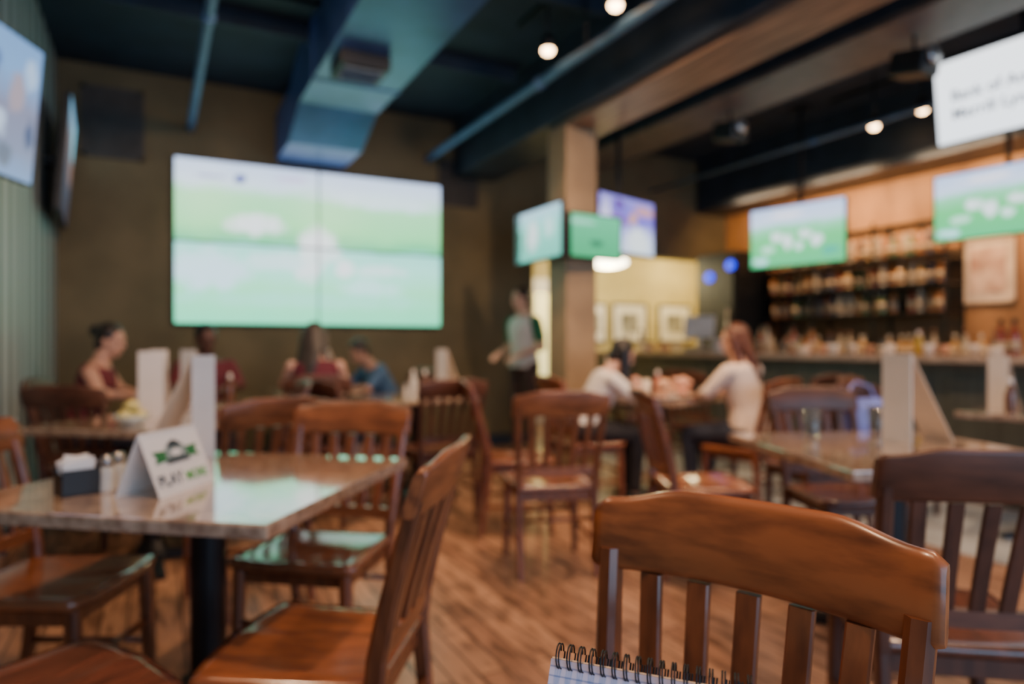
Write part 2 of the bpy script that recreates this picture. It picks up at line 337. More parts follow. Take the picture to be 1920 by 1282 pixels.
for x,y,p,am in ((2.45,4.14,130,0),(2.49,3.40,130,0),(6.05,4.15,70,0),(6.0,3.66,70,0),(2.47,2.5,230,.8),(2.47,.6,200,0),(.6,.6,140,0),(6.0,1.8,80,0),(3.9,2.2,190,.1),(.62,3.2,140,.85),(-.4,2.2,150,.1)): spot(x,y,p,aim=am)  # the steeply aimed spots are added out of view to brighten guests, waiter and column
for x,y0,y1 in ((2.47,0.,4.6),(6.03,1.5,4.6)):
    bm=bmesh.new(); add_box(bm,(0,(y1-y0)/2,0),(.035,y1-y0,.03),None,.003)
    ob('light_track',fin(bm,'track',False,M_black),loc=(x,y0,3.585),label="thin black lighting track on the ceiling",category="light track")
def speaker(x,y,z):
    s=ob('ceiling_speaker',None,loc=(x,y,z),label="small dark speaker hanging below the beam",category="speaker")
    bm=bmesh.new(); add_box(bm,(0,0,-.1),(.2,.24,.16),Matrix.Rotation(.2,3,'X'),.02); ob('cabinet',fin(bm,'sp_cab',False,M_plastic),parent=s)
    bm=bmesh.new(); add_lathe(bm,[(.06,0),(.07,.01),(.03,.02)],14); me=fin(bm,'sp_cone',True,M_steel); ob('cone',me,parent=s,loc=(0,-.125,-.08),rot=(math.pi/2,0,0))
    bm=bmesh.new(); add_tube(bm,[(0,0,-.05),(0,0,3.2-z)],.012,8); ob('stem',fin(bm,'sp_stem',True,M_black),parent=s)
speaker(4.5,4.45,3.12); speaker(4.5,2.8,3.12)

# ------------------------------------------------------------------ chairs
def build_chair(mh,mv,ms,loc,rz,rake=.115,**kw):
    def yback(z):
        k=max(0,(z-.45)/.45); return -.19-rake*k**1.25
    root=ob('dining_chair',None,loc=(*loc,0),rot=(0,0,rz),**kw)
    bm=bmesh.new(); n=16
    def seatpt(i,j):
        u=-1+2*i/n; v=-1+2*j/n
        hw=.205+.022*(v+1)/2; x=u*hw; y=v*.215+.01
        if v>.5: y-= .03*(abs(u)**3)*(v-.5)*2
        z=.452-.012*max(0,1-(u*.95)**2)*max(0,1-((v+.1)*.9)**2)+.006*max(0,1-abs(u)*4)*max(0,v)
        e=max(abs(u),abs(v))
        if e>.95: z-=.006
        return x,y,z
    tv_=[[bm.verts.new(seatpt(i,j)) for j in range(n+1)] for i in range(n+1)]
    bv_=[[bm.verts.new((seatpt(i,j)[0]*.96,seatpt(i,j)[1]*.96,.417)) for j in range(n+1)] for i in range(n+1)]
    for i in range(n):
        for j in range(n):
            bm.faces.new((tv_[i][j],tv_[i+1][j],tv_[i+1][j+1],tv_[i][j+1])); bm.faces.new((bv_[i][j],bv_[i][j+1],bv_[i+1][j+1],bv_[i+1][j]))
    for i in range(n):
        bm.faces.new((tv_[i][0],bv_[i][0],bv_[i+1][0],tv_[i+1][0])); bm.faces.new((tv_[i+1][n],bv_[i+1][n],bv_[i][n],tv_[i][n]))
        bm.faces.new((tv_[0][i+1],bv_[0][i+1],bv_[0][i],tv_[0][i])); bm.faces.new((tv_[n][i],bv_[n][i],bv_[n][i+1],tv_[n][i+1]))
    ob('seat',fin(bm,'chair_seat',True,ms),parent=root)
    bm=bmesh.new()
    add_box(bm,(0,.165,.395),(.37,.02,.05),None,.003); add_box(bm,(0,-.18,.395),(.37,.02,.05),None,.003)
    for s in (-1,1): add_box(bm,(s*.18,0,.395),(.02,.36,.05),None,.003)
    ob('apron',fin(bm,'chair_apron',False,mv),parent=root)
    for s in (-1,1):
        bm=bmesh.new(); add_loft(bm,[rect_ring((s*.195,.185,0),.030,.030),rect_ring((s*.190,.18,.2),.037,.037),rect_ring((s*.185,.175,.42),.042,.042)])
        ob('leg',fin(bm,'chair_front_leg',False,mv),parent=root)
        bm=bmesh.new(); rs=[]
        for z,wd in ((0,.030),(.2,.038),(.42,.044),(.5,.044),(.62,.040),(.75,.036),(.83,.034)):
            y=yback(z) if z>.45 else -.19-.05*((.45-z)/.45)**1.5
            rs.append(rect_ring((s*(.192+.024*max(0,z-.45)/.4),y,z),.034,wd))
        add_loft(bm,rs); ob('leg',fin(bm,'chair_rear_leg',False,mv),parent=root)
    bm=bmesh.new(); rs=[]; N=32; H=.240
    for i in range(N+1):
        u=-1+2*i/N; x=u*H; au=abs(u)
        if au>.90: f=0.
        elif au<.42: f=1.
        else: f=.5-.5*math.cos(math.pi*(.90-au)/.48)
        zt=.906+.021*f; zb=.794+.008*(1-u*u)
        if au>.93: zt-=.012*((au-.93)/.07)**2; zb+=.008*((au-.93)/.07)**2
        bowv=-.030*(1-u*u)
        th=.026
        ring=[]
        for (ty,tz) in ((-.5,.10),(-.5,.90),(-.34,.98),(0,1),(.34,.98),(.5,.90),(.5,.10),(.3,.02),(0,0),(-.3,.02)):
            z=zb+(zt-zb)*tz; ring.append(V((x,yback(z)+bowv+ty*th+.004,z)))
        rs.append(ring)
    add_loft(bm,rs)
    me=fin(bm,'chair_crest',True,mh)
    for p in me.polygons: p.use_smooth=len(p.vertices)==4
    back=ob('backrest',me,parent=root)
    bm=bmesh.new(); rs=[]
    for i in range(13):
        u=-1+2*i/12; x=u*.19; y=yback(.52)-.018*(1-u*u)
        rs.append([V((x,y-.011,.50)),V((x,y-.011,.54)),V((x,y+.011,.54)),V((x,y+.011,.50))])
    add_loft(bm,rs); ob('lower_rail',fin(bm,'chair_lower_rail',False,mh),parent=back)
    for k in range(5):
        u=(-1+2*(k+1)/6)
        bm=bmesh.new(); rs=[]
        for z in (.535,.62,.70,.80):
            x=u*(.19+.03*(z-.5)/.3); y=yback(z)-.026*(1-u*u)*(.7+.3*(z-.5)/.3)+.003
            rs.append(rect_ring((x,y,z),.034,.014,.2))
        add_loft(bm,rs); ob('slat',fin(bm,'chair_slat',False,mv),parent=back)
    bm=bmesh.new(); add_tube(bm,[(-.19,.18,.24),(.19,.18,.24)],.011,8); ob('stretcher',fin(bm,'stretch',True,mv),parent=root)
    bm=bmesh.new(); add_tube(bm,[(-.19,-.205,.28),(.19,-.205,.28)],.011,8); ob('stretcher',fin(bm,'stretch',True,mv),parent=root)
    for s in (-1,1):
        bm=bmesh.new(); add_tube(bm,[(s*.193,.18,.17),(s*.193,-.215,.17)],.011,8); ob('stretcher',fin(bm,'stretch',True,mv),parent=root)
    return root
R=math.radians
def face(dx,dy): return math.atan2(-dx,dy)
G="wooden slat-back dining chairs"
F_H=wood('worn_rail_wood',(.34,.108,.036),(.13,.042,.018),'x',rough=.33,lo=.3,hi=.6)
build_chair(F_H,W_V,W_S,(.50,.600),face(-.93,-.37),rake=.06,label="worn reddish-brown slat-back chair with a crowned top rail",category="chair",group=G)
lab="reddish-brown wooden slat-back chair"
A=build_chair(W_H,W_V,W_S,(.35,1.647),face(-.83,.557),label="reddish-brown slat-back chair with glossy seat beside the stone table",category="chair",group=G)
def ch(x,y,dx,dy,label=lab): return copy_thing(A,(x,y,0),face(dx,dy),label=label,category="chair",group=G)
ch(-.27,2.48,.886,-.467,"orange-brown slat-back chair pushed under the stone table")
ch(.50,2.42,-.62,-.785,"brown slat-back chair tucked behind the stone table")
ch(.37,3.315,-.3,.95)
ch(2.02,3.80,.93,-.35,"reddish-brown slat-back chair turned sideways in the aisle")
ch(1.83,3.09,.30,.95,"reddish-brown slat-back chair with its back to the aisle")
ch(2.48,2.66,.90,-.40,"reddish-brown slat-back chair facing the bar")
Dk=build_chair(D_H,D_V,D_S,(1.80,1.07),face(.6,.8),label="dark brown slat-back chair pushed to the marbled table",category="chair",group=G)
dlab="dark brown wooden slat-back chair"
def dch(x,y,dx,dy,label=dlab): return copy_thing(Dk,(x,y,0),face(dx,dy),label=label,category="chair",group=G)
dch(2.93,2.16,-.37,-.93)
dch(-.22,1.64,.886,.46,"dark brown chair with wide glossy seat")
dch(.50,4.33,-1,0.05)
dch(-.30,4.72,.5,.86)
dch(1.20,4.50,.95,.3)
dch(1.72,4.40,0,1)
dch(3.45,2.74,.25,.95,"dark brown slat-back chair with a lavender bag hung on it")
dch(4.42,2.86,.3,-.9)
dch(4.45,3.75,-.2,.95); dch(4.40,4.70,.9,.2); dch(4.38,5.55,.9,-.3)
# lavender handbag hung on a chair back
hb=ob('handbag',None,loc=(3.365,2.375,.70),rot=(0,0,face(.25,.95)),label="lavender blue fabric handbag hanging from a chair back",category="bag")
m_bag=mat('bag_cloth',(.30,.32,.68),.6)
bm=bmesh.new(); add_loft(bm,[rect_ring((0,0,-.02),.20,.05,.3),rect_ring((0,0,.02),.25,.08,.3),rect_ring((0,0,.10),.25,.07,.3),rect_ring((0,0,.16),.22,.03,.3)])
ob('bag_body',fin(bm,'bag',False,m_bag),parent=hb)
bm=bmesh.new(); add_tube(bm,[(-.08,0,.155),(-.06,.02,.22),(0,.05,.245),(.06,.02,.22),(.08,0,.155)],.007,8); ob('strap',fin(bm,'bag_strap',True,m_bag),parent=hb)

# ------------------------------------------------------------------ tables
def build_table(size,loc,rz,label,zt=.75):
    t=ob('dining_table',None,loc=(*loc,0),rot=(0,0,rz),label=label,category="table")
    bm=bmesh.new(); add_box(bm,(0,0,zt-.0175),(size,size,.035),None,.006); ob('table_top',fin(bm,'table_top',False,M_top),parent=t)
    bm=bmesh.new(); add_box(bm,(0,0,zt-.045),(size*.6,size*.6,.02),None,.003); add_tube(bm,[(0,0,.06),(0,0,zt-.04)],.05,18); add_lathe(bm,[(.09,.05),(.07,.09),(.05,.12)],18)
    ob('pedestal',fin(bm,'pedestal',False,M_black),parent=t)
    bm=bmesh.new()
    for k in range(4):
        a=k*math.pi/2+math.pi/4; d=V((math.cos(a),math.sin(a),0)); p=V((-d.y,d.x,0))
        add_loft(bm,[[d*.0+p*.035+V((0,0,.02)),d*.0-p*.035+V((0,0,.02)),d*.0-p*.035+V((0,0,.075)),d*.0+p*.035+V((0,0,.075))],
                     [d*.34+p*.025+V((0,0,.0)),d*.34-p*.025+V((0,0,.0)),d*.34-p*.025+V((0,0,.03)),d*.34+p*.025+V((0,0,.03))]])
    ob('base',fin(bm,'table_base',False,M_black),parent=t)
    return t
TA=R(51.7)
build_table(.92,(.142,2.231),TA,"square stone-topped table on a black pedestal with a tent sign")
build_table(.92,(2.54,1.67),math.atan2(.93,.36),"square marbled table with a standing white menu")
build_table(.85,(-.015,4.07),TA,"square stone-topped table with menus and lemons")
build_table(.70,(.32,5.12),0,"small square table beside seated guests")
build_table(.70,(1.20,6.05),0,"small square table under the video wall")
build_table(.75,(1.80,5.03),.1,"small square empty table with condiments")
build_table(.72,(3.40,4.08),.3,"small square table with plates of food between two women")
build_table(.85,(4.72,2.05),.2,"square table near the bar with a white menu")
build_table(.78,(.185,.33),R(-27.6),"small square stone-topped table carrying a spiral notepad")

# ------------------------------------------------------------------ table things
def menu(x,y,rz,z=.75,label="tall folded white menu standing on a table",h=.36,w=.13,dep=.17):
    t=ob('menu',None,loc=(x,y,z),rot=(0,0,rz),label=label,category="menu")
    ob('panel',mbox('menu_panel',(0,0,h/2),(w,.004,h),M_white,.001),parent=t)
    bm=bmesh.new(); L_=math.hypot(dep,h); a=math.atan2(dep,h)
    add_box(bm,(0,dep/2,h/2+.001),(w,.004,L_-.004),Matrix.Rotation(a,3,'X'),.001); ob('panel',fin(bm,'menu_slant',False,M_tan),parent=t)
menu(.15,2.61,face(-.80,.60),dep=.2); menu(2.68,1.74,face(.97,-.22),w=.15,dep=.21)
menu(.02,5.0,face(-.6,.8)); menu(.2,5.15,face(.7,.7)); menu(2.03,5.10,face(.9,.3),label="tall white menu beside condiment bottles")
menu(4.60,2.34,face(.95,-.2),h=.33,dep=.10); menu(1.28,5.85,face(.9,.2))
menu(3.12,4.30,face(.9,.2),h=.3,dep=.1)
menu(-.02,4.2,face(.3,.9))

sg=ob('tent_sign',None,loc=(.03,2.115,.75),rot=(0,0,math.atan2(.817,.576)),label="white folded tent sign with green emblem and lettering",category="table sign")
sl=.245; hh=.165; dd=.065
def slant_panel(sgn,name):
    bm=bmesh.new(); y0=sgn*dd
    vs=[V((-sl/2,y0,0)),V((sl/2,y0,0)),V((sl/2,0,hh)),V((-sl/2,0,hh))]; n=V((0,sgn*hh,dd)).normalized()*.003
    add_loft(bm,[vs,[v-n for v in vs]]); return fin(bm,name,False,M_white)
ob('panel',slant_panel(-1,'sign_front'),parent=sg); ob('panel',slant_panel(1,'sign_rear'),parent=sg)
tilt=math.atan2(dd,hh)
def on_face(u,v,off=.0015):
    t=v/math.hypot(dd,hh); return (u,-dd*(1-t)-off*math.cos(tilt),hh*t+off*math.sin(tilt))
m_gr=mat('sign_green',(.08,.50,.04),.6); m_dk=mat('sign_dark',(.03,.05,.06),.6); m_dg=mat('sign_dark_green',(.02,.20,.05),.6); m_gy=mat('sign_grey',(.30,.36,.34),.6)
ob('lettering',to_mesh_text("PLAY",.046,m_dk,.0004,.0004),parent=sg,loc=on_face(-.110,.026),rot=(math.pi/2-tilt,0,0))
ob('lettering',to_mesh_text("MORE",.036,m_gr,.0004,.0006),parent=sg,loc=on_face(.006,.026),rot=(math.pi/2-tilt,0,0))
rnd_=lambda cx,cy,rx,ry:[(cx+rx*math.cos(k*math.pi/8),cy+ry*math.sin(k*math.pi/8)) for k in range(16)]
for (pts,mm) in ((rnd_(0,.112,.046,.030),m_gy),([(-.045,.092),(-.098,.088),(-.086,.104),(-.098,.122),(-.045,.120)],m_dg),([(.045,.092),(.098,.088),(.086,.104),(.098,.122),(.045,.120)],m_dg),
                 ([(-.05,.082),(.05,.082),(.05,.096),(-.05,.096)],m_dk),([(-.03,.125),(.03,.125),(.022,.140),(0,.147),(-.022,.140)],m_dk),(rnd_(0,.110,.022,.009),M_white)):
    bm=bmesh.new(); o_=.0012+(.001 if mm is M_white else .0005 if mm in (m_dg,m_dk) else 0)
    bm.faces.new([bm.verts.new(on_face(u,v,o_)) for u,v in pts]); ob('emblem',fin(bm,'emblem',False,mm),parent=sg)

def napkin_caddy(x,y,rz):
    t=ob('napkin_holder',None,loc=(x,y,.75),rot=(0,0,rz),label="black napkin holder stuffed with white napkins",category="napkin holder")
    bm=bmesh.new(); add_box(bm,(0,0,.004),(.09,.08,.008),None,.002)
    for s in (-1,1): add_box(bm,(0,s*.038,.036),(.09,.005,.066),None,.002); add_box(bm,(s*.043,0,.03),(.005,.075,.055),None,.002)
    ob('tray',fin(bm,'caddy',False,M_plastic),parent=t)
    bm=bmesh.new()
    for i in range(7): add_box(bm,(0,-.027+i*.009,.052+.004*(i%2)),(.07,.006,.085),Matrix.Rotation(.2*((i%3)-1),3,'Y'),.002)
    ob('napkins',fin(bm,'napkins',False,M_white),parent=t)
napkin_caddy(-.185,2.16,R(20))
def lathe_ob(name,prof,m,loc,label,cat,group=None,n=16):
    bm=bmesh.new(); add_lathe(bm,prof,n); me=fin(bm,name,True,m)
    o=ob(name,me,loc=loc,label=label,category=cat)
    if group: o['group']=group
    return o
m_glass=mat('clear_glass',(.9,.95,.95),.04,0,var=.02); m_glass.node_tree.nodes['Principled BSDF'].inputs['Transmission Weight'].default_value=.92
m_salt=mat('salt',(.75,.72,.65),.3)
def shaker(x,y,m,z=.75):
    o=lathe_ob('salt_shaker',[(.0,0),(.02,0),(.021,.01),(.018,.05),(.016,.07)],m,(x,y,z),"small glass shaker with a steel cap",'shaker')
    bm=bmesh.new(); add_lathe(bm,[(.017,.07),(.018,.085),(.012,.097),(0,.1)],14); ob('cap',fin(bm,'cap',True,M_steel),parent=o)
shaker(-.115,2.15,m_salt); shaker(-.09,2.20,m_salt)
m_red=mat('ketchup_red',(.38,.02,.015),.25); m_mus=mat('mustard_yellow',(.7,.45,.03),.3)
def sauce(x,y,m,lbl,z=.75):
    o=lathe_ob('sauce_bottle',[(0,0),(.028,0),(.03,.01),(.03,.10),(.022,.135),(.013,.155),(.012,.165)],m,(x,y,z),lbl,'bottle')
    bm=bmesh.new(); add_lathe(bm,[(.014,.16),(.014,.185),(.006,.20),(0,.201)],14); ob('cap',fin(bm,'cap',True,M_white),parent=o)
m_brn=mat('brown_glass',(.16,.06,.025),.15,coat=.5)
sauce(1.86,5.02,m_brn,"brown sauce bottle with white cap"); sauce(1.78,5.06,m_salt,"white squeeze bottle with white cap")
sauce(1.03,6.0,m_brn,"brown sauce bottle with white cap"); shaker(1.16,5.85,m_salt); shaker(1.70,5.0,m_salt)
sauce(4.50,2.22,m_brn,"brown sauce bottle with white cap"); sauce(.45,5.0,m_brn,"brown sauce bottle with white cap")
BW=ob('bowl',None,loc=(-.10,3.86,.75),label="shallow glass bowl holding lemons",category="bowl")
m_bowl=mat('bowl_glass',(.6,.65,.6),.1)
bm=bmesh.new(); add_lathe(bm,[(0,0),(.04,0),(.05,.008),(.085,.05),(.081,.05),(.045,.012),(0,.01)],22); ob('bowl_body',fin(bm,'bowl',True,m_bowl),parent=BW)
m_lem=mat('lemon',(.80,.70,.25),.45,scale=30)
for i,(dx,dy,dz) in enumerate(((-.03,0,.048),(.035,.01,.048),(0,.035,.055),(0,0,.095))):
    bm=bmesh.new(); add_ball(bm,(0,0,0),(.036,.028,.028)); add_ball(bm,(.035,0,0),(.008,.006,.006)); ob('lemon',fin(bm,'lemon',True,m_lem),loc=(-.10+dx,3.86+dy,.75+dz),rot=(0,0,i),label="yellow lemon in a glass bowl",category="fruit",group="lemons in the bowl")
prof_g=[(0,0),(.026,0),(.03,.01),(.036,.12),(.034,.12),(.028,.012),(0,.01)]
m_iced=mat('iced_drink',(.75,.66,.55),.1,coat=.5)
for x,y,g in ((2.50,2.0,m_glass),(2.86,1.95,m_glass),(3.22,4.02,m_iced),(3.58,4.30,m_iced),(3.45,4.30,m_iced)):
    lathe_ob('drinking_glass',prof_g,g,(x,y,.75),"drinking glass standing on a table",'glass',"drinking glasses on tables")
sauce(3.38,4.08,m_red,"red ketchup bottle with white cap")
m_plate=mat('plate_white',(.75,.72,.68),.2); m_food=mat('food',(.70,.28,.12),.6,scale=40,c2=(.65,.5,.35)); m_food2=mat('food_meat',(.60,.20,.12),.5,scale=40,c2=(.7,.5,.4))
for i,(x,y) in enumerate(((3.28,4.20),(3.27,3.88),(3.49,3.92),(3.60,4.12))):
    lathe_ob('plate',[(0,0),(.06,0),(.10,.015),(.105,.02),(.10,.022),(.06,.008),(0,.007)],m_plate,(x,y,.75),"round white plate of food",'plate',"plates on the women's table",n=24)
    bm=bmesh.new()
    add_ball(bm,(0,0,.045),(.065,.06,.04))
    for k in range(16):
        a=random.random()*6.28; r=random.random()*.055
        add_ball(bm,(r*math.cos(a),r*math.sin(a),.045+random.random()*.075),(.036,.028,.026),None,8,6)
    ob('food',fin(bm,'food',True,m_food if i%2 else m_food2),loc=(x,y,.758),label="heap of fried food on a white plate",category="food",group="food servings")

ux=V((.45-.347,.464-.585,0)).normalized()
nb=ob('notepad',None,loc=(.412,.512,.75),rot=(0,0,math.atan2(ux.y,ux.x)),label="spiral-bound notepad standing open like a tent",category="notepad")
nw=.19; nh=.088; nd=.05
m_page,nt,b=new_mat('ruled_paper')
tc=nt.nodes.new('ShaderNodeTexCoord'); wv=nt.nodes.new('ShaderNodeTexWave'); wv.bands_direction='Z'; wv.inputs['Scale'].default_value=42
rp=nt.nodes.new('ShaderNodeValToRGB'); rp.color_ramp.elements[0].color=(.30,.34,.55,1); rp.color_ramp.elements[0].position=.0; rp.color_ramp.elements[1].color=(.72,.66,.82,1); rp.color_ramp.elements[1].position=.15
nt.links.new(tc.outputs['Object'],wv.inputs['Vector']); nt.links.new(wv.outputs['Fac'],rp.inputs[0]); nt.links.new(rp.outputs[0],b.inputs['Base Color'])
for sgn,mm,nm,th in ((-1,m_page,'pages',.006),(1,M_tan,'back_cover',.0015)):
    bm=bmesh.new(); y0=sgn*nd; vs=[V((-nw/2,y0,0)),V((nw/2,y0,0)),V((nw/2,sgn*.002,nh)),V((-nw/2,sgn*.002,nh))]; n=V((0,sgn*nh,nd)).normalized()*th
    add_loft(bm,[vs,[v-n for v in vs]]); ob(nm,fin(bm,nm,False,mm),parent=nb)
bm=bmesh.new(); turns=17; rr=.0115
for t in range(turns):
    x=-nw/2+.006+t*(nw-.012)/(turns-1)
    for dxx in (0,.0026):
        loop=[V((x+dxx+.004*k/16,rr*math.cos(2*math.pi*k/16),nh+.003+rr*math.sin(2*math.pi*k/16))) for k in range(17)]
        add_tube(bm,loop,.0009,6)
ob('spiral_binding',fin(bm,'spiral',True,M_black),parent=nb)

# ------------------------------------------------------------------ bar
m_bartop=mat('bar_top',(.46,.36,.28),.25,scale=10,c2=(.34,.26,.20),coat=.3); m_barface=mat('bar_face',(.11,.115,.095),.4,scale=3,stretch=(1,8,.5))
bar=ob('bar_counter',None,loc=(5.45,1.6,0),label="long bar counter with pale top and dark panelled front",category="bar counter")
bm=bmesh.new(); add_box(bm,(0,3.3,1.035),(.62,6.6,.05),None,.01); ob('counter_top',fin(bm,'counter_top',False,m_bartop),parent=bar)
bm=bmesh.new(); add_box(bm,(.05,3.3,.505),(.42,6.5,1.01))
for i in range(9): add_box(bm,(-.165,.4+i*.73,.55),(.02,.6,.7),None,.006)
add_box(bm,(-.165,3.3,.98),(.03,6.5,.05),None,.004)
ob('counter_body',fin(bm,'counter_body',False,m_barface),parent=bar)
bm=bmesh.new(); add_tube(bm,[(-.27,.1,.2),(-.27,6.5,.2)],.02,12)
for i in range(7): add_tube(bm,[(-.15,.3+i*1.0,.2),(-.27,.3+i*1.0,.2)],.012,8)
ob('foot_rail',fin(bm,'foot_rail',True,M_steel),parent=bar)
bb=ob('back_bar_cabinet',None,loc=(6.72,1.44,0),label="dark back bar cabinet with wooden top",category="cabinet")
bm=bmesh.new(); add_box(bm,(0,2.3,.48),(.5,4.6,.96)); ob('cabinet_body',fin(bm,'bb_body',False,m_barface),parent=bb)
bm=bmesh.new(); add_box(bm,(0,2.3,.98),(.55,4.65,.04),None,.006); ob('cabinet_top',fin(bm,'bb_top',False,m_bartop),parent=bb)
for i in range(6):
    ob('door',mbox('bb_door',(-.255,.4+i*.76,.48),(.02,.7,.85),M_beam2,.005),parent=bb)
SH=ob('wall_shelf',None,loc=(6.80,3.84,0),label="black metal three-tier bottle shelf on the bar wall",category="shelf")
zs=(1.47,1.755,2.04)
for z in zs: ob('shelf',mbox('shelf_board',(0,1.12,z-.01),(.28,2.24,.02),M_black,.002),parent=SH)
ob('back_panel',mbox('shelf_panel',(.185,1.12,1.58),(.02,2.2,1.05),mat('shelf_back',(.10,.058,.03),.5)),parent=SH)
for y in (0.01,.75,1.49,2.23):
    for xx in (-.13,.16):
        bm=bmesh.new(); add_box(bm,(xx,y,1.72),(.02,.02,1.4)); ob('post',fin(bm,'shelf_post',False,M_black),parent=SH)
ob('back_rail',mbox('shelf_rail',(.16,1.12,2.40),(.02,2.24,.03),M_black),parent=SH)
cols=[((.36,.14,.04),'amber'),((.09,.15,.05),'green'),((.48,.40,.29),'clear'),((.28,.06,.03),'red'),((.52,.31,.11),'golden'),((.07,.06,.08),'dark blue')]
protos=[]
m_lbl=mat('paper_label',(.50,.38,.25),.6)
profs=[[(0,0),(.036,0),(.038,.01),(.038,.15),(.03,.18),(.014,.205),(.013,.25)],[(0,0),(.04,0),(.042,.012),(.042,.12),(.035,.15),(.014,.17),(.014,.215)],[(0,0),(.03,0),(.032,.01),(.033,.17),(.02,.20),(.012,.22),(.012,.265)]]
for i,(c,n) in enumerate(cols):
    bm=bmesh.new(); add_lathe(bm,profs[i%3],14); mb=fin(bm,'bottle_'+n.replace(' ','_'),True,mat('glass_'+n,c,.15,0,var=.1,coat=.3))
    z=profs[i%3][-1][1]; bm=bmesh.new(); add_lathe(bm,[(.015,z-.02),(.016,z+.02),(0,z+.021)],12); mc=fin(bm,'bottle_cap',True,[M_black,M_steel,m_brn][i%3])
    bm=bmesh.new(); r=profs[i%3][2][0]+.0006; add_lathe(bm,[(r,.04),(r,.11)],14); ml=fin(bm,'bottle_label',True,m_lbl)
    protos.append((mb,mc,ml,n))
def bottle(x,y,z,k,grp):
    mb,mc,ml,n=protos[k]; o=ob('liquor_bottle',mb,loc=(x,y,z),label=n+" glass liquor bottle with paper label",category="bottle",group=grp)
    ob('cap',mc,parent=o); ob('paper_label',ml,parent=o)
for zi,z in enumerate(zs):
    y=3.94
    while y<6.02:
        if random.random()<.94: bottle(6.76+random.uniform(-.03,.03),y,z,random.choice((0,0,1,2,2,3,4,4,5)),"liquor bottles on the metal shelf")
        y+=random.uniform(.088,.108)
y=2.2
while y<5.95:
    if random.random()<.9: bottle(6.62+random.uniform(-.06,.06),y,1.0,random.choice((0,0,1,2,2,3,4,4,5)),"bottles on the back bar")
    y+=random.uniform(.095,.14)
m_cup=mat('cup_white',(.85,.76,.66),.3); m_copper=mat('copper_cup',(.75,.40,.25),.3,.6)
for i in range(52):
    y=2.0+i*.105+random.uniform(-.012,.012)
    if 5.3<y<6.1: continue
    x=5.52+random.uniform(-.14,.13)
    r=random.random()
    if r<.15: lathe_ob('drinking_glass',prof_g,m_glass,(x,y,1.06),"clear drinking glass on the bar",'glass',"glasses on the bar")
    elif r<.38: lathe_ob('cup',[(0,0),(.03,0),(.042,.09),(.039,.09),(.028,.01),(0,.008)],m_cup,(x,y,1.06),"white cup on the bar",'cup',"cups on the bar")
    elif r<.65: lathe_ob('cup',[(0,0),(.03,0),(.042,.08),(.039,.08),(.028,.01),(0,.008)],m_copper,(x,y,1.06),"copper-coloured mug on the bar",'cup',"copper mugs on the bar")
    elif r<.90: bottle(x,y,1.06,random.choice((0,2,2,3,4)),"bottles on the bar")
    else: sauce(x,y,m_red if r<.95 else m_mus,"squeeze sauce bottle on the bar",1.06)
for y in (2.7,3.5,4.3):
    lathe_ob('basket',[(0,0),(.05,0),(.07,.07),(.066,.07),(.045,.01),(0,.01)],M_tan,(5.25,y,1.06),"small tan basket on the bar",'basket',"baskets on the bar")
for i in range(8): lathe_ob('plate',[(0,0),(.06,0),(.11,.015),(.10,.018),(0,.008)],m_plate,(5.35,5.45,1.06+i*.018),"white plate in a stack on the bar",'plate',"stack of plates on the bar",n=20)
rg=ob('cash_register',None,loc=(5.45,5.85,1.06),rot=(0,0,R(-60)),label="pale grey point-of-sale terminal on the bar",category="cash register")
bm=bmesh.new(); add_box(bm,(0,0,.03),(.3,.3,.06),None,.01); add_tube(bm,[(0,0,.05),(0,.02,.2)],.025,10); ob('base',fin(bm,'reg_base',False,M_steel),parent=rg)
bm=bmesh.new(); add_box(bm,(0,-.02,.28),(.34,.04,.25),Matrix.Rotation(-.2,3,'X'),.01); ob('monitor',fin(bm,'reg_mon',False,mat('reg_grey',(.6,.6,.62),.4)),parent=rg)
ck=ob('drinks_cooler',None,loc=(6.62,6.48,0),label="tall black drinks cooler with blue indicator lights",category="cooler")
bm=bmesh.new(); add_box(bm,(0,0,1.15),(.62,.7,2.3),None,.01); ob('cooler_body',fin(bm,'cooler',False,M_black),parent=ck)
ob('door',mbox('cooler_door',(-.32,0,1.2),(.03,.62,2.0),M_plastic,.008),parent=ck)
bm=bmesh.new(); add_tube(bm,[(-.36,-.24,.9),(-.36,-.24,1.6)],.012,8); ob('handle',fin(bm,'cooler_handle',True,M_steel),parent=ck)
m_led=emis('blue_led',(.004,.035,1.),2.5)
for y,z in ((.08,2.0),(-.28,2.12)):
    bm=bmesh.new(); add_ball(bm,(-.345,y,z),(.02,.075,.06)); ob('indicator_light',fin(bm,'led',True,m_led),parent=ck)
m_fr=mat('frame_black',(.02,.018,.015),.4)
def picture(x,y,z,w,h,ang,label,pm,fm=m_fr,mm=None,k=.5):
    t=ob('picture_frame',None,loc=(x,y,z),rot=(0,0,ang),label=label,category="picture")
    bm=bmesh.new()
    for s in (-1,1):
        add_box(bm,(s*(w/2-.012),-.015,0),(.024,.03,h),None,.003); add_box(bm,(0,-.015,s*(h/2-.012)),(w,.03,.024),None,.003)
    ob('frame',fin(bm,'pic_frame',False,fm),parent=t)
    ob('mat_board',mbox('pic_mat',(0,-.006,0),(w-.03,.008,h-.03),mm or M_white),parent=t)
    ob('print',mbox('pic_print',(0,-.012,0),(w*k,.006,h*k),pm),parent=t)
pm=mat('bw_photo',(.45,.42,.36),.5,scale=6,c2=(.04,.04,.04))
for x in (6.56,7.46): picture(x,8.595,1.48,.66,.60,0,"framed black-and-white photograph with wide white mat on yellow wall",pm)
picture(5.88,8.595,1.47,.46,.6,0,"framed photograph with white mat partly hidden by the column",pm)
pp=mat('poster_print',(.85,.62,.46),.5,scale=4,c2=(.35,.16,.11))
